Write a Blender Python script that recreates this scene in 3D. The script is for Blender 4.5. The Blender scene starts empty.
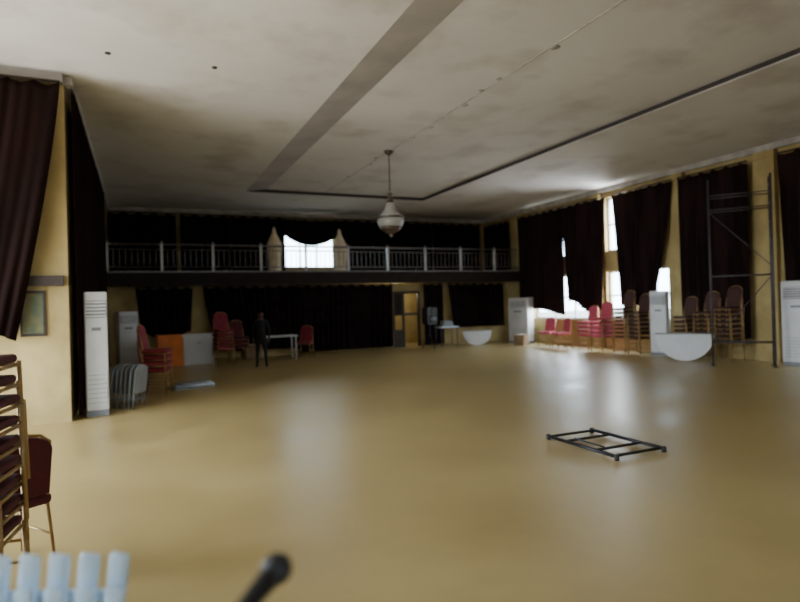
import bpy, math, random
from mathutils import Vector, Matrix
random.seed(4)
S = bpy.context.scene

# ------------------------------------------------------------ materials
def mat(name, col, rough=0.6, metal=0.0, col2=None, scale=3.0, bump=0.0, detail=6, lo=0.4, hi=0.65,
        emit=None, es=0.0, stretch=None, spec=None):
    m = bpy.data.materials.new(name); m.use_nodes = True
    nt = m.node_tree; b = nt.nodes['Principled BSDF']
    b.inputs['Base Color'].default_value = (*col, 1)
    b.inputs['Roughness'].default_value = rough
    b.inputs['Metallic'].default_value = metal
    if spec is not None: b.inputs['Specular IOR Level'].default_value = spec
    if emit:
        b.inputs['Emission Color'].default_value = (*emit, 1); b.inputs['Emission Strength'].default_value = es
    tc = nt.nodes.new('ShaderNodeTexCoord'); mp = nt.nodes.new('ShaderNodeMapping')
    nt.links.new(tc.outputs['Object'], mp.inputs['Vector'])
    if stretch: mp.inputs['Scale'].default_value = stretch
    n = nt.nodes.new('ShaderNodeTexNoise'); n.inputs['Scale'].default_value = scale; n.inputs['Detail'].default_value = detail
    nt.links.new(mp.outputs['Vector'], n.inputs['Vector'])
    r = nt.nodes.new('ShaderNodeValToRGB')
    r.color_ramp.elements[0].position = lo; r.color_ramp.elements[1].position = hi
    c2 = col2 or tuple(c*0.8 for c in col)
    r.color_ramp.elements[0].color = (*c2, 1); r.color_ramp.elements[1].color = (*col, 1)
    nt.links.new(n.outputs['Fac'], r.inputs['Fac']); nt.links.new(r.outputs['Color'], b.inputs['Base Color'])
    if bump:
        bp = nt.nodes.new('ShaderNodeBump'); bp.inputs['Strength'].default_value = bump; bp.inputs['Distance'].default_value = 0.02
        nt.links.new(n.outputs['Fac'], bp.inputs['Height']); nt.links.new(bp.outputs['Normal'], b.inputs['Normal'])
    return m

def two_layer(m, scale2, dark, lo, hi, fac, rough=None, detail=10, stretch=None):
    nt = m.node_tree; b = nt.nodes['Principled BSDF']
    base = b.inputs['Base Color'].links[0].from_socket
    tc = nt.nodes.new('ShaderNodeTexCoord')
    mp = nt.nodes.new('ShaderNodeMapping'); nt.links.new(tc.outputs['Object'], mp.inputs['Vector'])
    if stretch: mp.inputs['Scale'].default_value=stretch
    n2 = nt.nodes.new('ShaderNodeTexNoise'); n2.inputs['Scale'].default_value = scale2; n2.inputs['Detail'].default_value = detail
    n2.inputs['Roughness'].default_value=.55
    nt.links.new(mp.outputs['Vector'], n2.inputs['Vector'])
    if rough:
        rr = nt.nodes.new('ShaderNodeMapRange'); rr.inputs[1].default_value = 0.3; rr.inputs[2].default_value = 0.7
        rr.inputs[3].default_value = rough[0]; rr.inputs[4].default_value = rough[1]
        nt.links.new(n2.outputs['Fac'], rr.inputs[0]); nt.links.new(rr.outputs[0], b.inputs['Roughness'])
    mx = nt.nodes.new('ShaderNodeMix'); mx.data_type = 'RGBA'; mx.blend_type = 'MULTIPLY'; mx.inputs[0].default_value = fac
    r2 = nt.nodes.new('ShaderNodeValToRGB'); r2.color_ramp.elements[0].position = lo; r2.color_ramp.elements[1].position = hi
    r2.color_ramp.elements[0].color = (*dark, 1); r2.color_ramp.elements[1].color = (1, 1, 1, 1)
    nt.links.new(n2.outputs['Fac'], r2.inputs['Fac'])
    nt.links.new(base, mx.inputs[6]); nt.links.new(r2.outputs['Color'], mx.inputs[7])
    nt.links.new(mx.outputs[2], b.inputs['Base Color'])
    return m

fm = two_layer(mat('worn_screed_floor', (0.50, 0.39, 0.175), 0.3, col2=(0.44, 0.33, 0.135), scale=0.5, detail=3, lo=0.25, hi=0.75),
   1.1,(0.72,0.68,0.60),.28,.72,.75,(.29,.42),5)
cm = two_layer(mat('ceiling_paint', (0.76, 0.735, 0.725), 0.9, col2=(0.66, 0.63, 0.615), scale=0.35, detail=8, lo=0.32, hi=0.66),
   .8,(0.66,0.61,0.57),.30,.50,.7,None,8)

M = dict(
 floor=fm, ceil=cm,
 wall=two_layer(mat('yellow_wall_paint', (0.50, 0.385, 0.165), 0.75, col2=(0.38, 0.28, 0.11), scale=1.6),1.3,(.6,.54,.45),.3,.55,.7,None,8,(1,1,.4)),
 ceilband_shade=mat('ceiling_band_shade', (0.46, 0.43, 0.42), 0.9, scale=1.2),  # greyer than the ceiling: shade on the tray's sloped side, put in the colour
 gapdark=mat('shadow_gap', (0.05, 0.04, 0.038), 0.9),
 stain=mat('stain', (0.36, 0.32, 0.30), 0.9, col2=(0.60, 0.57, 0.54), scale=5, lo=0.4, hi=0.6),
 cornice=mat('cornice_paint', (0.50, 0.47, 0.43), 0.8, col2=(.34,.31,.28)),
 curtain=mat('brown_curtain', (0.024, 0.013, 0.012), 0.95, col2=(0.013, 0.007, 0.007), scale=4, stretch=(1, 1, .15), spec=.03),
 curtain_near=mat('brown_velvet_curtain', (0.014, 0.007, 0.006), 0.95, col2=(0.009, 0.005, 0.0046), scale=4, stretch=(1, 1, .15), spec=.02),
 curtain_dk=mat('dark_curtain', (0.016, 0.010, 0.009), 0.95, col2=(0.009, 0.006, 0.006), scale=4, spec=.03),
 wood=mat('dark_wood', (0.04, 0.025, 0.017), 0.5, scale=9),
 fascia=mat('fascia_wood', (0.024, 0.018, 0.015), 0.7, scale=3, spec=.2),
 metal=mat('painted_rail', (0.30, 0.29, 0.30), 0.45, 0.3),
 steel=mat('dull_steel', (0.10, 0.09, 0.10), 0.5, 0.5),
 black=mat('black_metal', (0.015, 0.015, 0.018), 0.4, 0.3),
 blackp=mat('black_plastic', (0.02, 0.02, 0.022), 0.6),
 gold=mat('gold_tube', (0.38, 0.24, 0.09), 0.4, 0.5),
 red=mat('red_upholstery', (0.26, 0.022, 0.036), 0.85, col2=(0.17, 0.015, 0.025), scale=20),
 maroon=mat('maroon_upholstery', (0.08, 0.006, 0.010), 0.85, scale=20),
 brownfab=mat('brown_upholstery', (0.07, 0.028, 0.022), 0.85, scale=20),
 pink=mat('pink_upholstery', (0.62, 0.10, 0.15), 0.85, scale=20),  # pinker and paler than the red upholstery
 white=mat('white_plastic', (0.66, 0.66, 0.66), 0.4, col2=(0.60, 0.60, 0.60)),
 whiteblue=mat('pale_blue_plastic', (0.70, 0.84, 0.96), 0.35, col2=(0.60, 0.76, 0.92)),
 grey=mat('grey_plastic', (0.27, 0.29, 0.31), 0.5),
 vent=mat('vent_grille', (0.22, 0.23, 0.25), 0.5),
 orange=mat('orange_laminate', (0.90, 0.24, 0.03), 0.5),
 cream=mat('cream_fabric', (0.9, 0.78, 0.58), 0.8, col2=(0.8, 0.65, 0.45), scale=6),
 brass=mat('aged_brass', (0.13, 0.09, 0.06), 0.4, 0.5),
 glass=mat('frosted_glass', (0.50, 0.48, 0.45), 0.3),
 picture=mat('faded_picture', (0.06, 0.11, 0.07), 0.5, col2=(0.16, 0.15, 0.07), scale=6),
 card=mat('brown_cardboard', (0.30, 0.20, 0.11), 0.85, scale=4),
 ground=mat('outdoor_ground', (0.30, 0.26, 0.20), 0.9, scale=.5),
 skin=mat('brown_skin', (0.10, 0.05, 0.03), 0.6, scale=8),
 cloth=mat('dark_clothing', (0.014, 0.014, 0.018), 0.9, scale=8),
 hair=mat('black_hair', (0.006, 0.005, 0.005), 0.9, scale=30),
)

# ------------------------------------------------------------ mesh builder
class B:
    def __init__(s): s.v=[]; s.f=[]; s.m=[]; s.sm=[]; s.mats=[]; s.T=Matrix.Identity(4)
    def mi(s, m):
        m = M[m]
        if m not in s.mats: s.mats.append(m)
        return s.mats.index(m)
    def add(s, vs, fs, m, smooth=False):
        o=len(s.v); s.v += [tuple(s.T@Vector(v)) for v in vs]; k=s.mi(m)
        for f in fs: s.f.append([i+o for i in f]); s.m.append(k); s.sm.append(smooth)
    def box(s, c, d, m, rot=None, bev=0.0):
        x,y,z=[a/2 for a in d]; R = rot or Matrix.Identity(3); c=Vector(c)
        if bev<=0:
            vs=[c+R@Vector((i*x,j*y,k*z)) for k in(-1,1) for j in(-1,1) for i in(-1,1)]
            s.add(vs,[(0,2,3,1),(4,5,7,6),(0,1,5,4),(2,6,7,3),(0,4,6,2),(1,3,7,5)],m)
        else:
            import bmesh
            bm=bmesh.new(); bmesh.ops.create_cube(bm,size=1)
            for v in bm.verts: v.co=Vector((v.co.x*d[0],v.co.y*d[1],v.co.z*d[2]))
            bmesh.ops.bevel(bm,geom=bm.edges[:],offset=bev,segments=3,profile=.5,affect='EDGES')
            bm.verts.ensure_lookup_table()
            vs=[c+R@v.co for v in bm.verts]; fs=[[v.index for v in f.verts] for f in bm.faces]
            bm.free(); s.add(vs,fs,m,True)
    def b2(s, a, b, m): s.box([(a[i]+b[i])/2 for i in range(3)],[abs(b[i]-a[i]) for i in range(3)],m)
    def tube(s, pts, r, m, n=8):
        pts=[Vector(p) for p in pts]; rs = r if isinstance(r,(list,tuple)) else [r]*len(pts)
        vs=[];fs=[]
        for i,p in enumerate(pts):
            t=(pts[min(i+1,len(pts)-1)]-pts[max(i-1,0)]).normalized()
            a=Vector((0,0,1)) if abs(t.z)<.9 else Vector((1,0,0))
            u=t.cross(a).normalized(); w=t.cross(u)
            for k in range(n):
                an=2*math.pi*k/n; vs.append(p+(u*math.cos(an)+w*math.sin(an))*rs[i])
        for i in range(len(pts)-1):
            for k in range(n):
                fs.append((i*n+k,i*n+(k+1)%n,(i+1)*n+(k+1)%n,(i+1)*n+k))
        fs.append(tuple(range(n))[::-1]); fs.append(tuple((len(pts)-1)*n+k for k in range(n)))
        s.add(vs,fs,m,True)
    def lathe(s, prof, c, m, n=24, axis=None):
        c=Vector(c); vs=[];fs=[]
        R=Vector((0,0,1)).rotation_difference(Vector(axis)).to_matrix() if axis else Matrix.Identity(3)
        for r,z in prof:
            for k in range(n):
                a=2*math.pi*k/n; vs.append(c+R@Vector((r*math.cos(a),r*math.sin(a),z)))
        for i in range(len(prof)-1):
            for k in range(n): fs.append((i*n+k,i*n+(k+1)%n,(i+1)*n+(k+1)%n,(i+1)*n+k))
        fs.append(tuple(range(n))[::-1]); fs.append(tuple((len(prof)-1)*n+k for k in range(n)))
        s.add(vs,fs,m,True)
    def prism(s, poly, y0, y1, m, rot=None, c=(0,0,0)):
        R=rot or Matrix.Identity(3); c=Vector(c); n=len(poly)
        vs=[c+R@Vector((x,y0,z)) for x,z in poly]+[c+R@Vector((x,y1,z)) for x,z in poly]
        fs=[tuple(range(n)),tuple(range(2*n-1,n-1,-1))]+[(i,i+n,(i+1)%n+n,(i+1)%n) for i in range(n)]
        s.add(vs,fs,m)
    def done(s, name, loc=(0,0,0), rz=0, rot=None):
        me=bpy.data.meshes.new(name); me.from_pydata(s.v,[],s.f)
        for mm in s.mats: me.materials.append(mm)
        for p,k,sm in zip(me.polygons,s.m,s.sm): p.material_index=k; p.use_smooth=sm
        me.update()
        import bmesh
        bm=bmesh.new(); bm.from_mesh(me); bmesh.ops.recalc_face_normals(bm,faces=bm.faces[:]); bm.to_mesh(me); bm.free()
        o=bpy.data.objects.new(name,me); o.location=loc; o.rotation_euler=rot or (0,0,rz)
        S.collection.objects.link(o); return o

def RX(a): return Matrix.Rotation(a,3,'X')
def RY(a): return Matrix.Rotation(a,3,'Y')
def RZ(a): return Matrix.Rotation(a,3,'Z')

def wall(name, axis, s0, s1, t0, t1, z0, z1, holes, m='wall'):
    b=B(); ss=sorted({s0,s1,*[h[0] for h in holes],*[h[1] for h in holes]}); zs=sorted({z0,z1,*[h[2] for h in holes],*[h[3] for h in holes]})
    for i in range(len(ss)-1):
        for j in range(len(zs)-1):
            cs=(ss[i]+ss[i+1])/2; cz=(zs[j]+zs[j+1])/2
            if any(h[0]<cs<h[1] and h[2]<cz<h[3] for h in holes): continue
            if axis=='x': b.b2((ss[i],t0,zs[j]),(ss[i+1],t1,zs[j+1]),m)
            else: b.b2((t0,ss[i],zs[j]),(t1,ss[i+1],zs[j+1]),m)
    return b.done(name)

XL,XR,YP,YF,YB,ZC = -0.9,12.8,9.2,20.2,17.7,4.8
YLW=18.45
BK=-6.0; XLL=-5.0

# ------------------------------------------------------------ shell
b=B(); b.b2((XLL-.3,BK-.3,-.2),(XR+.3,YF+.3,0),'floor'); b.done('floor')
b=B(); b.b2((-60,-60,-.5),(70,70,-.25),'ground'); b.done('outdoor_ground')

TX0,TX1,TY0,TY1=2.8,8.4,-4.0,16.7; ZT=ZC+.09
b=B()
b.b2((XLL-.3,BK-.3,ZC),(TX0,YF+.3,ZC+.4),'ceil')
b.b2((TX1,BK-.3,ZC),(XR+.3,YF+.3,ZC+.4),'ceil')
b.b2((TX0,TY1,ZC),(TX1,YF+.3,ZC+.4),'ceil')
b.b2((TX0,BK-.3,ZC),(TX1,TY0,ZC+.4),'ceil')
b.b2((TX0+.6,TY0,ZT),(TX1,TY1,ZC+.4),'ceil')
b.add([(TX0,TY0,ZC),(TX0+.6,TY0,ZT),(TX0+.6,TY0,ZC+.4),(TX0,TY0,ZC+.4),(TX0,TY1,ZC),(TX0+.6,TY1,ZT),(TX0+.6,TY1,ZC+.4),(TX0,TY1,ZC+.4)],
      [(0,1,2,3),(4,7,6,5),(0,4,5,1),(1,5,6,2),(2,6,7,3),(3,7,4,0)],'ceilband_shade')
b.done('ceiling')
b=B(); b.b2((TX1-.03,TY0,ZC+.012),(TX1-.001,TY1,ZT-.012),'gapdark'); b.b2((TX0+.1,TY1-.03,ZC+.003),(TX1-.03,TY1-.001,ZT-.002),'gapdark')  # near-black strips paint in the shade of the tray's edge gap
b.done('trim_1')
b=B()
b.b2((5.105,TY0,ZT-.007),(5.125,TY1-.05,ZT-.0005),'stain')
for y in (3.5,4.8,6.2,7.4,7.9,8.6,9.3,9.9,10.6,12.4,13.0,14.4):
    b.lathe([(.03+random.random()*.03,-.010),(.04+random.random()*.04,0)],(5.12+random.uniform(-.08,.08),y,ZT-.001),'stain',12)
b.done('trim_2')
for (x,y) in [(-.3,8.2),(1.0,8.2)]:
    b=B(); b.lathe([(.02,-.02),(.032,-.015),(.036,0)],(0,0,0),'gapdark',16); b.done('recessed_ceiling_lamp',(x,y,ZC-.001))

wall('wall_left','y',YP,YF,XL-.2,XL,0,ZC,[])
wall('wall_pier','x',XLL,XL-.2,YP,YP+.2,0,ZC,[])
wall('wall_side','y',BK,YP,XLL-.2,XLL,0,ZC,[(1.0,4.0,.8,3.6),(5.0,8.6,0.0,3.4)])
wall('wall_back','x',XLL,XR,BK-.2,BK,0,ZC,[(1,3.5,1.2,3.2)])
RW=[(13.9,16.9,.85,2.3),(13.9,16.9,2.9,4.4),(12.6,13.35,.85,2.3),(12.6,13.35,2.9,4.5),(11.1,12.2,.85,2.3),(11.5,12.2,2.9,4.4),(8.9,10.4,.85,2.3),(5.6,7.4,.85,2.3)]
wall('wall_right','y',BK,YF,XR,XR+.25,0,ZC,RW)
wall('wall_far','x',XL-.2,XR+.25,YF,YF+.2,0,ZC,[(4.6,6.5,2.85,4.15)])
DX=8.0
wall('wall_lower','x',XL,XR,YLW,YLW+.15,0,2.2,[(DX,DX+1.05,0,1.95)])
def wframe(name, axis, s0,s1,z0,z1,t,m='metal',n=2):
    b=B(); w=.05
    def bb(a0,a1,c0,c1):
        if axis=='y': b.b2((t,a0,c0),(t+.05,a1,c1),m)
        else: b.b2((a0,t,c0),(a1,t+.05,c1),m)
    bb(s0,s1,z0,z0+w); bb(s0,s1,z1-w,z1); bb(s0,s0+w,z0+w,z1-w); bb(s1-w,s1,z0+w,z1-w)
    for i in range(1,n):
        c=s0+(s1-s0)*i/n; bb(c-.02,c+.02,z0+w,z1-w)
    bb(s0+w,s1-w,(z0+z1)/2-.02,(z0+z1)/2+.02)
    b.done(name)
k=1
for h in RW: wframe('window_%d'%k,'y',*h,XR+.12,n=max(2,int((h[1]-h[0])/.8)) if h[1]-h[0]>1 else 1); k+=1
wframe('window_%d'%k,'x',4.6,6.5,2.85,4.15,YF+.08,n=3); k+=1
wframe('window_%d'%k,'x',1,3.5,1.2,3.2,BK-.12,n=3); k+=1
wframe('window_%d'%k,'y',1,4,.8,3.6,XLL-.12,n=3); k+=1

def cornice(name,a,b_): 
    b=B(); b.b2(a,b_,'cornice'); b.done(name)
cornice('trim_3',(XR-.1,BK,ZC-.13),(XR,YF,ZC-.001))
cornice('trim_4',(XL,YP,ZC-.13),(XL+.1,YF-.1,ZC-.001))
cornice('trim_5',(XL+.1,YF-.1,ZC-.13),(XR-.1,YF,ZC-.001))
cornice('trim_6',(XLL,YP-.1,ZC-.13),(XL,YP,ZC-.001))
for i,(y0,y1) in enumerate([(8.15,8.62),(10.5,10.85),(13.45,13.8),(17.2,17.5)]):
    b=B(); b.b2((XR-.14,y0,0),(XR,y1,ZC-.14),'wall'); b.b2((XR-.18,y0-.03,ZC-.3),(XR,y1+.03,ZC-.2),'wall'); b.b2((XR-.17,y0-.02,0),(XR,y1+.02,.15),'wall'); b.done('wall_pilaster' )

# balcony
b=B(); b.b2((XL+.005,YB,2.3),(XR-.005,YF-.005,2.6),'fascia'); b.b2((XL+.005,YB-.04,2.2),(XR-.005,YB,2.62),'fascia')
b.b2((XL+.005,YB-.06,2.58),(XR-.005,YB-.04,2.62),'metal')
b.done('balcony_deck')
b=B(); y=YB+.08
b.tube([(XL+.02,y,3.38),(XR-.02,y,3.38)],.028,'metal'); b.tube([(XL+.02,y,3.24),(XR-.02,y,3.24)],.012,'metal',6); b.tube([(XL+.02,y,2.74),(XR-.02,y,2.74)],.016,'metal',6)
x=XL+.1
i=0
while x<XR-.05:
    if i%9==0: b.box((x,y,3.0),(.07,.07,.79),'white'); b.lathe([(.03,0),(.05,.03),(.0,.09)],(x,y,3.4),'metal',10)
    else: b.tube([(x,y,2.74),(x,y,3.24)],.010,'metal',6)
    x+=.155; i+=1
b.done('balcony_railing')

# ------------------------------------------------------------ curtains
def curtain(name,p0,p1,zt,zb,lo=lambda v:0,hi=lambda v:1,folds=12,amp=.05,m='curtain',nu=None,nv=26,ph=0):
    p0=Vector((*p0,0)); p1=Vector((*p1,0)); d=p1-p0; n=Vector((-d.y,d.x,0)).normalized(); nu=nu or folds*8
    b=B(); vs=[];fs=[]
    for j in range(nv+1):
        v=j/nv
        for i in range(nu+1):
            u=i/nu; a=lo(v)+(hi(v)-lo(v))*u; zz=zt-(zt-(zb(u) if callable(zb) else zb))*v
            if j==0: zz-=.05*abs(math.sin(math.pi*folds*.5*u))
            w=math.sin(2*math.pi*folds*u+ph+1.3*math.sin(u*7+ph))*(.55+.45*math.sin(u*11+v*1.5+ph))
            w2=.25*math.sin(2*math.pi*folds*.37*u+ph*2+v*3)
            p=p0+d*a+n*(amp*(w+w2)*(.6+.4*v)); vs.append((p.x,p.y,zz))
    for j in range(nv):
        for i in range(nu):
            q=j*(nu+1)+i; fs.append((q,q+1,q+nu+2,q+nu+1))
    b.add(vs,fs,m,True)
    b.tube([(p0.x,p0.y,zt+.01),(p1.x,p1.y,zt+.01)],.018,'wood')
    o=b.done(name); 
    sm=o.modifiers.new('thick','SOLIDIFY'); sm.thickness=.008
    return o
curtain('window_curtain',(-4.8,8.98),(-.92,8.98),4.62,lambda u:1.05+.25*math.sin(u*9),hi=lambda v:1-.15*v**1.25,folds=26,amp=.06,m='curtain_near',ph=.4)
curtain('window_curtain',(-.80,9.3),(-.80,17.3),4.62,lambda u:.06,folds=30,amp=.035,m='curtain_near',ph=1)
XC=XR-.24
curtain('window_curtain',(XC,17.45),(XC,14.95),4.5,lambda u:1.08+.12*math.sin(u*4),folds=13,amp=.07,ph=.2,lo=lambda v:.02*v,hi=lambda v:1-.03*v)
curtain('window_curtain',(XC,15.0),(XC,13.12),4.5,lambda u:1.25+.2*math.sin(u*5+1),hi=lambda v:1-.12*v,lo=lambda v:.10*v,folds=10,amp=.07,ph=2)
curtain('window_curtain',(XC,12.80),(XC,10.75),4.5,lambda u:1.25+.12*math.sin(u*5),lo=lambda v:.12*v,hi=lambda v:1-.36*v**1.4,folds=12,amp=.07,ph=3)
curtain('window_curtain',(XC,10.55),(XC,8.7),4.5,lambda u:.55+.1*math.sin(u*6),lo=lambda v:.03*v,folds=11,amp=.07,ph=4)
curtain('window_curtain',(XC,8.0),(XC,5.2),4.5,lambda u:1.0,hi=lambda v:1-.05*v,lo=lambda v:.05*v,folds=14,amp=.06,ph=5)
curtain('balcony_curtain',(XR-.15,19.8),(XR-.15,18.1),4.5,2.68,folds=9,amp=.05,m='curtain_dk',ph=2)
YU=YF-.22
for i,(a,c) in enumerate([(-.85,1.12),(1.25,2.8),(2.83,4.65),(6.45,8.4),(8.43,10.4),(10.43,12.55)]):
    curtain('balcony_curtain',(a,YU),(c,YU),4.6,2.68,folds=int((c-a)*5),amp=.05,m='curtain_dk',ph=i*1.7)
curtain('swag_valance',(4.6,YU-.09),(6.5,YU-.09),4.55,lambda u:4.0-.36*math.sin(math.pi*u)**.8,folds=10,amp=.03,m='curtain_dk',ph=1)
YL=YLW-.16
curtain('lower_curtain',(-.1,YL),(1.45,YL),2.18,lambda u:.72+.15*math.cos(u*2*math.pi),folds=9,amp=.05,m='curtain_dk',hi=lambda v:1-.05*v,lo=lambda v:.08*v,ph=1)
curtain('lower_curtain',(1.75,YL),(4.6,YL),2.18,lambda u:.2,folds=15,amp=.06,m='curtain_dk',lo=lambda v:.14*v**1.5,ph=2)
curtain('lower_curtain',(4.55,YL-.02),(7.92,YL-.02),2.18,lambda u:.05,folds=18,amp=.06,m='curtain_dk',ph=3)
curtain('lower_curtain',(9.12,YL),(9.9,YL),2.18,lambda u:.05,folds=5,amp=.05,m='curtain_dk',ph=4)
curtain('lower_curtain',(10.1,YL),(12.45,YL),2.18,lambda u:.6,folds=13,amp=.05,m='curtain_dk',lo=lambda v:.08*v,ph=5)

# ------------------------------------------------------------ pier details
b=B(); b.b2((-1.40,YP-.08,1.88),(-.95,YP-.001,2.02),'wood'); b.done('wall_ledge')
b=B(); b.b2((-1.47,YP-.03,1.2),(-1.17,YP-.001,1.82),'wood'); b.b2((-1.44,YP-.036,1.24),(-1.20,YP-.03,1.78),'picture'); b.done('framed_picture')

# ------------------------------------------------------------ door
b=B(); D=DX
b.b2((D+.003,YLW+.01,0),(D+.07,YLW+.14,1.94),'wood'); b.b2((D+.98,YLW+.01,0),(D+1.047,YLW+.14,1.94),'wood'); b.b2((D+.07,YLW+.01,1.86),(D+.98,YLW+.14,1.945),'wood')
b.b2((D+.36,YLW+.01,0),(D+.44,YLW+.07,1.86),'wood'); b.b2((D+.44,YLW+.01,1.1),(D+.98,YLW+.06,1.18),'wood')
b.b2((D+.07,YLW+.02,0),(D+.36,YLW+.05,.6),'wood'); b.b2((D+.07,YLW+.02,1.1),(D+.36,YLW+.05,1.86),'fascia')
b.done('door_1')
b=B(); b.lathe([(.12,0),(.12,.03),(.05,.06)],(0,0,0),'glass',16); b.done('corridor_ceiling_lamp',(8.5,19.4,2.235))

for x in (3.88,6.02):
    b=B()
    b.lathe([(.20,0),(.21,.1),(.19,.14),(.22,.5),(.235,.8),(.22,.92),(.16,.99),(.17,1.02),(.10,1.15),(.05,1.26),(.06,1.30),(.0,1.44)],(0,0,0),'cream',20)
    b.done('cream_pinnacle_post',(x,18.15,2.602))

# ------------------------------------------------------------ chandelier
b=B()
H=ZT
b.lathe([(.02,-.10),(.09,-.05),(.11,0)],(0,0,0),'brass',16)
b.tube([(0,0,-.05),(0,0,-.95)],.012,'brass')
for i in range(8): b.lathe([(.012,-.02),(.024,0),(.012,.02)],(0,0,-.2-.09*i),'brass',8)
b.lathe([(.02,.0),(.07,-.05),(.03,-.1),(.05,-.16),(.09,-.22),(.05,-.26)],(0,0,-.9),'brass',16)
b.lathe([(.06,-1.14),(.10,-1.2),(.13,-1.30),(.22,-1.40),(.30,-1.46)],(0,0,0),'glass',28)
b.lathe([(.30,-1.455),(.315,-1.475),(.30,-1.50)],(0,0,0),'brass',28)
b.lathe([(.29,-1.49),(.29,-1.58),(.25,-1.68)],(0,0,0),'glass',28)
b.lathe([(.25,-1.68),(.2,-1.75),(.10,-1.81),(.03,-1.83)],(0,0,0),'brass',28)
b.lathe([(.05,-1.82),(.045,-1.86),(.0,-1.92)],(0,0,0),'brass',12)
b.done('pendant_chandelier',(5.1,11.76,H-.001))

# ------------------------------------------------------------ banquet chairs
def arch(w,h,n=8):
    r=w*.5; pts=[(-w/2,0),(w/2,0)]
    for i in range(n*2+1):
        a=math.pi*i/(2*n); pts.append((w/2*math.cos(a)*(1.0), h-.6*r+.6*r*math.sin(a)))
    return pts
def chair_into(b,T,fab='red',th=.075):
    b.T=T
    for sx in(-1,1):
        b.tube([(sx*.20,-.20,0),(sx*.19,-.19,.42)],.012,'gold',6)
        b.tube([(sx*.20,.24,0),(sx*.185,.18,.44),(sx*.185,.20,.6),(sx*.17,.26,.86)],.012,'gold',6)
        b.tube([(sx*.20,-.19,.2),(sx*.195,.2,.2)],.008,'gold',6)
        b.tube([(sx*.20,-.19,.40),(sx*.19,.19,.41)],.010,'gold',6)
    b.tube([(-.2,-.19,.40),(.2,-.19,.40)],.010,'gold',6)
    b.tube([(-.17,.26,.86),(-.1,.28,.915),(0,.285,.935),(.1,.28,.915),(.17,.26,.86)],.012,'gold',6)
    b.box((0,-.01,.412+th/2),(.43 if th>.06 else .37,.43 if th>.06 else .36,th),fab,bev=min(.03,th*.4))
    b.prism(arch(.36,.42),-.025,.025,fab,RX(-.16),(0,.20,.50))
    b.T=Matrix.Identity(4)
def chairs(name,loc,rz,n,fab='red',dz=.13,dy=.0,jit=.02,sc=1,th=.075):
    b=B()
    for i in range(n):
        T=Matrix.Scale(sc,4)@Matrix.Translation((random.uniform(-jit,jit) if i else 0,dy*i,dz*i))@Matrix.Rotation(random.uniform(-jit,jit)*2 if i else 0,4,'Z')
        chair_into(b,T,fab,th)
    return b.done(name,(*loc,0),rz)
chairs('stacked_banquet_chairs',(-.80,3.45),math.radians(82),9,'maroon',.105,jit=.03,th=.045)
chairs('banquet_chair',(-.76,4.13),math.radians(215),1,'maroon',sc=.86)
chairs('stacked_banquet_chairs',(.25,11.35),math.radians(75),4,'red',.11)
chairs('stacked_banquet_chairs',(2.0,16.1),math.radians(10),5,'red',.12)
chairs('stacked_banquet_chairs',(2.5,16.65),math.radians(10),3,'maroon',.12)
chairs('banquet_chair',(4.45,16.9),math.radians(-30),1,'red')
chairs('banquet_chair',(12.0,15.2),math.radians(-70),1,'pink')
chairs('banquet_chair',(11.9,14.4),math.radians(-100),1,'pink')
chairs('stacked_banquet_chairs',(12.0,13.3),math.radians(-90),4,'pink',.12)
chairs('stacked_banquet_chairs',(11.85,12.6),math.radians(-85),5,'pink',.12)
chairs('stacked_banquet_chairs',(12.1,12.0),math.radians(-90),8,'brownfab',.11,th=.05)
chairs('stacked_banquet_chairs',(12.0,11.4),math.radians(-90),7,'brownfab',.11,th=.05)
chairs('stacked_banquet_chairs',(12.2,9.55),math.radians(-90),7,'brownfab',.11,th=.05)
chairs('stacked_banquet_chairs',(12.2,8.98),math.radians(-90),8,'brownfab',.11,th=.05)
chairs('stacked_banquet_chairs',(12.2,10.15),math.radians(-90),6,'brownfab',.11,th=.05)

# ------------------------------------------------------------ tower ACs
def ac(loc,rz,h=1.75,w=.5,d=.36):
    b=B()
    b.box((0,0,.04),(w*.96,d*.96,.08),'vent'); b.box((0,0,.08+(h-.08)/2),(w,d,h-.08),'white',bev=.02)
    b.box((0,-d/2-.004,h*.86),(w*.84,.02,h*.14),'vent')
    for i in range(5): b.box((0,-d/2-.02,h*.805+i*h*.028),(w*.84,.02,.022),'white',RX(.4))
    b.box((0,-d/2-.004,h*.70),(w*.4,.015,.05),'vent')
    b.box((0,-d/2-.004,h*.22),(w*.84,.016,h*.26),'white')
    for i in range(7): b.box((0,-d/2-.012,h*.11+i*h*.037),(w*.78,.01,.006),'vent')
    return b.done('standing_air_conditioner',(*loc,0),rz)
ac((-.60,9.6),math.radians(6),1.80,.30,.26)
ac((-.35,17.6),math.radians(20),1.5,.5,.3)
ac((12.3,17.0),math.radians(-75),1.6,.85,.35)
ac((12.34,7.5),math.radians(-78),1.75,.60,.26)
ac((12.15,10.85),math.radians(-65),1.65,.4,.3)

b=B()
for i in range(6):
    T=Matrix.Translation((i*.085,-.03*i,0))@Matrix.Rotation(.10,4,'Y'); b.T=T
    R=RZ(math.pi/2)
    pts=[(-.2,.22),(.2,.22)]+[(.2*math.cos(a)*(1),.55+.12*math.sin(a)) for a in [math.pi*k/10 for k in range(11)]]
    b.prism(pts,-.014,.014,'grey',R)
    b.tube([(0,-.2,0),(0,-.2,.62)],.014,'grey',6); b.tube([(0,.2,0),(0,.2,.62)],.014,'grey',6); b.tube([(0,-.2,.12),(0,.2,.12)],.01,'grey',6)
b.T=Matrix.Identity(4)
b.done('folded_plastic_chairs',(-.38,10.35,.0),math.radians(-25))
b=B()
b.box((0,0,.02),(.75,.5,.04),'grey',RZ(.1),.008); b.box((.08,.03,.06),(.7,.45,.035),'whiteblue',RZ(-.15),.008); b.box((.0,-.02,.095),(.55,.4,.03),'grey',RZ(.2),.008)
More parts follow.
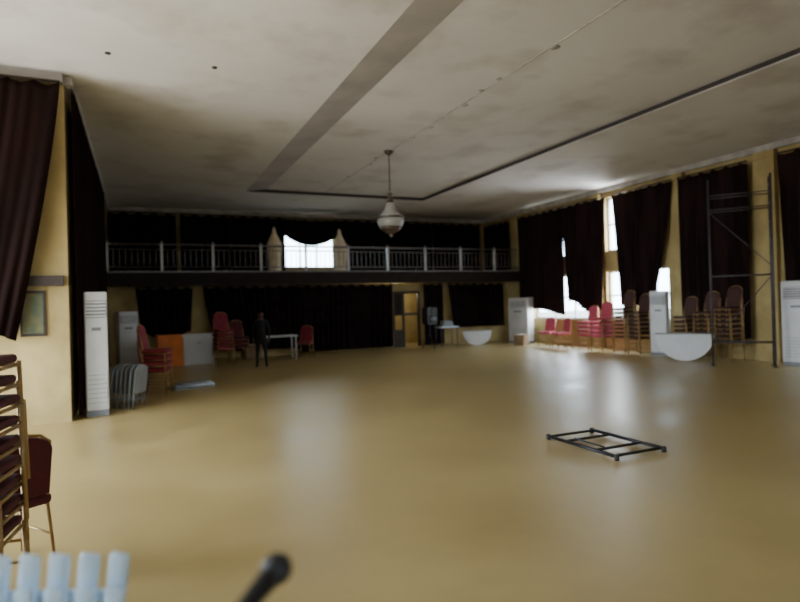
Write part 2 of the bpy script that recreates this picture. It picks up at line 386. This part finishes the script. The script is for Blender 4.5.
b.done('stacked_tabletop_boards',(.85,11.9,0),.2)
b=B()
b.box((-.38,0,.42),(.66,.45,.84),'orange',bev=.01); b.box((.35,0,.38),(.8,.5,.76),'white',bev=.01); b.box((.35,0,.80),(.9,.55,.05),'white',bev=.01)
b.box((.35,-.255,.38),(.6,.02,.5),'white'); b.box((-.38,-.23,.4),(.48,.02,.6),'orange'); b.box((.35,-.27,.6),(.1,.02,.02),'vent')
b.done('reception_counter',(1.08,17.0,0),.1)
b=B()
b.box((0,0,.68),(.95,.5,.035),'white',bev=.01)
for sx in(-1,1):
    for sy in(-1,1): b.tube([(sx*.42,sy*.2,0),(sx*.42,sy*.2,.67)],.018,'white')
    b.tube([(sx*.42,-.2,.2),(sx*.42,.2,.2)],.012,'white')
b.done('white_side_table',(3.6,16.5,0),.05)
# cardboard cartons against the lower wall
def carton(loc,rz,w,d,h):
    b=B(); b.box((0,0,h/2),(w,d,h),'card',bev=.006); b.box((0,0,h+.003),(w*.98,.06,.006),'cream')
    b.box((-w*.25,-d/2-.03,h-.01),(w*.48,.08,.006),'card',RX(.5)); b.done('cardboard_carton',(*loc,0),rz)
carton((3.0,17.6),.2,.5,.4,.42); carton((11.7,16.2),.5,.4,.35,.36)
def speaker(loc,rz,h):
    b=B()
    b.tube([(0,0,.12),(0,0,h-.4)],.02,'black')
    for i in range(3):
        a=2.09*i+.4; b.tube([(0,0,.5),(.28*math.cos(a),.28*math.sin(a),.012)],.012,'black'); b.tube([(0,0,.2),(.17*math.cos(a),.17*math.sin(a),.21)],.008,'black',6)
    b.prism([(-.17,0),(.17,0),(.2,.06),(.2,.5),(.17,.56),(-.17,.56),(-.2,.5),(-.2,.06)],-.15,.15,'blackp',None,(0,0,h-.5))
    b.lathe([(.14,0),(.13,.01),(.05,.01)],(0,-.15,h-.33),'black',20,(0,-1,0)); b.lathe([(.06,0),(.05,.012)],(0,-.15,h-.07),'black',16,(0,-1,0))
    b.done('loudspeaker_on_tripod',(*loc,0),rz)
speaker((8.72,17.1),.2,1.3)

# ------------------------------------------------------------ standing person
def person(name,loc,rz,sc):
    V=[];E=[];R=[];
    def p(x,y,z,r): V.append((x,y,z)); R.append(r); return len(V)-1
    def e(*ids):
        for a,c in zip(ids,ids[1:]): E.append((a,c))
    pel=p(0,0,.92,.135); w_=p(0,0,1.08,.12); ch=p(0,0,1.28,.145); ns=p(0,0,1.42,.07); nk=p(0,-.005,1.49,.05)
    e(pel,w_,ch,ns,nk)
    hd0=p(0,-.015,1.55,.07); hd1=p(0,-.015,1.63,.085); hd2=p(0,-.005,1.69,.065); e(nk,hd0,hd1,hd2)
    nose=p(0,-.112,1.60,.012); e(hd1,nose)
    for s in(-1,1):
        ear=p(s*.085,0,1.61,.014); e(hd1,ear)
        sh=p(s*.17,0,1.39,.062); el=p(s*.25,.03,1.12,.043); wr=p(s*.24,-.07,.88,.030); pm=p(s*.235,-.09,.82,.032); e(ns,sh,el,wr,pm)
        for k,(dx,l) in enumerate([(-.024,.075),(-.008,.085),(.008,.08),(.024,.065)]):
            a=p(s*.235+.0,-.09+dx,.775,.009); c=p(s*.225,-.095+dx,.775-l*.55,.008); d=p(s*.212,-.1+dx,.775-l,.007); e(pm,a,c,d)
        t1=p(s*.215,-.13,.81,.010); t2=p(s*.20,-.145,.775,.008); e(pm,t1,t2)
        hp=p(s*.09,0,.84,.10); kn=p(s*.12,-.02,.48,.062); an=p(s*.14,.02,.09,.042); ft=p(s*.15,-.06,.04,.038); to=p(s*.165,-.15,.03,.030); e(pel,hp,kn,an,ft,to)
    me=bpy.data.meshes.new(name); me.from_pydata(V,E,[]); o=bpy.data.objects.new(name,me); S.collection.objects.link(o)
    sk=o.modifiers.new('skin','SKIN'); sk.use_smooth_shade=True
    for d,r in zip(me.skin_vertices[0].data,R): d.radius=(r,r*.85 if r>.1 else r)
    me.skin_vertices[0].data[0].use_root=True
    o.modifiers.new('sub','SUBSURF').levels=1; o.modifiers['sub'].render_levels=2
    dg=bpy.context.evaluated_depsgraph_get(); ev=o.evaluated_get(dg); m2=bpy.data.meshes.new_from_object(ev)
    o.modifiers.clear(); o.data=m2
    m2.materials.clear()
    for k in('cloth','skin','hair'): m2.materials.append(M[k])
    for f in m2.polygons:
        c=f.center; f.use_smooth=True
        f.material_index = 0
        if c.z>1.46: f.material_index = 2 if (c.z>1.665 or (c.y>.01 and c.z>1.54)) else 1
        elif abs(c.x)>.17 and c.z<.9 and c.z>.6: f.material_index=1
    o.location=loc; o.rotation_euler=(0,0,rz); o.scale=(sc,sc,sc)
    zmin=min(v.co.z for v in m2.vertices); o.location.z=-zmin*sc
    return o
person('standing_person',(2.8,14.95,0),math.radians(-15),.83)

def halftable(loc,rz,R=.62,m='white'):
    b=B(); n=20
    pts=[(R*math.cos(math.pi+math.pi*i/n),R+R*math.sin(math.pi+math.pi*i/n)) for i in range(n+1)]
    Rr=RX(-.1)
    b.prism(pts,-.02,.02,m,Rr); 
    b.tube([Rr@Vector((-.35,.05,R*.9)),Rr@Vector((-.2,.05,R*.35)),Rr@Vector((.2,.05,R*.35)),Rr@Vector((.35,.05,R*.9))],.014,'steel')
    b.tube([Rr@Vector((-R,.0,R)),Rr@Vector((R,0,R))],.024,'grey')
    b.done('half_round_folding_table',(*loc,0),rz)
halftable((11.5,9.6),math.radians(-52),.62)
halftable((10.6,17.2),math.radians(-25),.50)
b=B()
b.box((0,0,.66),(.7,.5,.04),'whiteblue',bev=.01)
for sx in(-1,1):
    for sy in(-1,1): b.tube([(sx*.31,sy*.2,0),(sx*.31,sy*.2,.65)],.016,'steel')
b.box((.0,0,.78),(.35,.25,.2),'grey',bev=.02)
b.done('small_table_with_box',(9.7,17.75,0),0)

# ------------------------------------------------------------ scaffold
b=B(); zt=3.95; w=.56; d=.20
for x in(-w,w):
    for y in(-d,d):
        b.tube([(x,y,0),(x,y,zt)],.02,'steel'); b.lathe([(.06,0),(.06,.01)],(x,y,0),'steel',10)
    z=.35
    while z<zt: b.tube([(x,-d,z),(x,d,z)],.013,'steel',6); z+=.38
for y in(-d,d):
    for z in(.5,1.9,3.3,3.6): b.tube([(-w,y,z),(w,y,z)],.012,'steel',6)
b.tube([(-w,-d,.5),(w,-d,1.9)],.010,'steel',6); b.tube([(-w,d,3.3),(w,d,2.1)],.010,'steel',6)
b.done('scaffold_tower',(11.55,8.2,0),math.atan2(-.9,.66)+.02)

# ------------------------------------------------------------ table frame on floor
b=B(); r=.018
x0,x1,y0,y1=3.98,4.58,4.09,5.07
b.tube([(x0,y0,.035),(x0,y1,.035)],r,'black'); b.tube([(x1,y0,.035),(x1,y1,.035)],r,'black')
for y in (y0+.03,y0+.28,y1-.28,y1-.03): b.tube([(x0,y,.035),(x1,y,.035)],r*.8,'black')
b.tube([(x0+.12,y0+.28,.05),(x0+.12,y1-.28,.05)],.009,'black',6)
for x in(x0,x1):
    for y in(y0,y1): b.lathe([(.022,0),(.024,.02),(.022,.054)],(x,y,0),'blackp',12)
b.done('metal_table_frame')

# ------------------------------------------------------------ near plastic chairs (slatted back, two nested; their pale blue paints in sky light)
b=B()
W=.46
for st in (0,1):
    b.T=Matrix.Translation((0,-.02*st,.065*st))
    for i in range(7):
        x=-W/2+.03+i*(W-.06)/6
        b.box((x,.04,.69),(.042,.02,.44),'whiteblue',RX(-.16)@RY(-.20),.008)
    b.box((0,.005,.52),(W,.03,.06),'whiteblue',RX(-.16),.01); b.box((0,.05,.80),(W-.03,.014,.03),'whiteblue',RX(-.16),.006)
    b.box((0,-.2,.42),(.46,.42,.03),'whiteblue',bev=.012)
    for sx in(-1,1):
        b.tube([(sx*.21,-.40,0),(sx*.2,-.37,.42)],[.02,.028],'whiteblue'); b.tube([(sx*.22,.06,0),(sx*.2,-.01,.45),(sx*.215,.005,.5)],[.02,.028,.02],'whiteblue')
b.T=Matrix.Identity(4)
b.done('stacked_plastic_slat_chairs',(-.25,1.58,0),math.radians(155))

# ------------------------------------------------------------ microphone on stand
b=B()
tip=Vector((.185,.915,1.09)); tail=Vector((.09,.84,1.045)); ax=(tip-tail).normalized()
b.lathe([(.0,-.026),(.014,-.022),(.022,-.010),(.0245,.0),(.022,.012),(.013,.022),(.0,.026)],tip,'blackp',20,ax)
b.lathe([(.018,0),(.017,-.01),(.012,-.10),(.011,-.15)],tip-ax*.018,'black',16,ax)
b.lathe([(.016,-.02),(.018,0),(.016,.03)],tip-ax*.12,'blackp',14,ax)
p=tip-ax*.13
b.tube([p+Vector((0,0,-.005)),(p.x,p.y,.05)],.009,'black')
b.tube([(p.x,p.y,.70),(p.x,p.y,.02)],.013,'black')
for i in range(3):
    a=2.09*i+2.0; b.tube([(p.x,p.y,.10),(p.x+.26*math.cos(a),p.y+.26*math.sin(a),.01)],.009,'black')
b.done('microphone_on_stand')

# ------------------------------------------------------------ camera
th=math.atan(260/580); ph=math.radians(.30); rl=.028
f=Vector((math.sin(th)*math.cos(ph),math.cos(th)*math.cos(ph),math.sin(ph)))
r0=f.cross(Vector((0,0,1))).normalized(); u0=r0.cross(f)
r=(r0*math.cos(rl)-u0*math.sin(rl)); u=(u0*math.cos(rl)+r0*math.sin(rl))
cd=bpy.data.cameras.new('camera'); cam=bpy.data.objects.new('camera',cd); S.collection.objects.link(cam)
mw=Matrix((( r.x,u.x,-f.x,0),(r.y,u.y,-f.y,0),(r.z,u.z,-f.z,1.5),(0,0,0,1))); cam.matrix_world=mw
cd.sensor_width=36; cd.lens=26.1; cd.clip_start=.05; cd.dof.use_dof=True; cd.dof.focus_distance=4; cd.dof.aperture_fstop=1.2
S.camera=cam

# ------------------------------------------------------------ light
w=bpy.data.worlds.new('sky'); S.world=w; w.use_nodes=True
bg=w.node_tree.nodes['Background']; bg.inputs['Color'].default_value=(.66,.84,1,1); bg.inputs['Strength'].default_value=16
def area(name,loc,rot,sx,sy,e,col=(1,.98,.96)):
    l=bpy.data.lights.new(name,'AREA'); l.shape='RECTANGLE'; l.size=sx; l.size_y=sy; l.energy=e; l.color=col
    o=bpy.data.objects.new(name,l); o.location=loc; o.rotation_euler=rot; S.collection.objects.link(o); return o
R90=math.pi/2
area('daylight_side_door',(XLL+.1,6.8,1.8),(0,-R90,0),3.2,3.4,400,(1,.98,.95))
area('daylight_side_window',(XLL+.1,2.5,2.2),(0,-R90,0),2.8,3.0,80)
area('daylight_right_window',(XR+.35,13.0,2.8),(0,R90,0),3,.8,300,(.9,.95,1))
area('daylight_right_window_b',(XR+.35,15.4,1.2),(0,R90,0),1.2,2.6,160,(.9,.95,1))
pl=bpy.data.lights.new('corridor_lamp','POINT'); pl.energy=40; pl.color=(1,.9,.65); pl.shadow_soft_size=.1
po=bpy.data.objects.new('corridor_lamp',pl); po.location=(8.5,19.4,2.05); S.collection.objects.link(po)
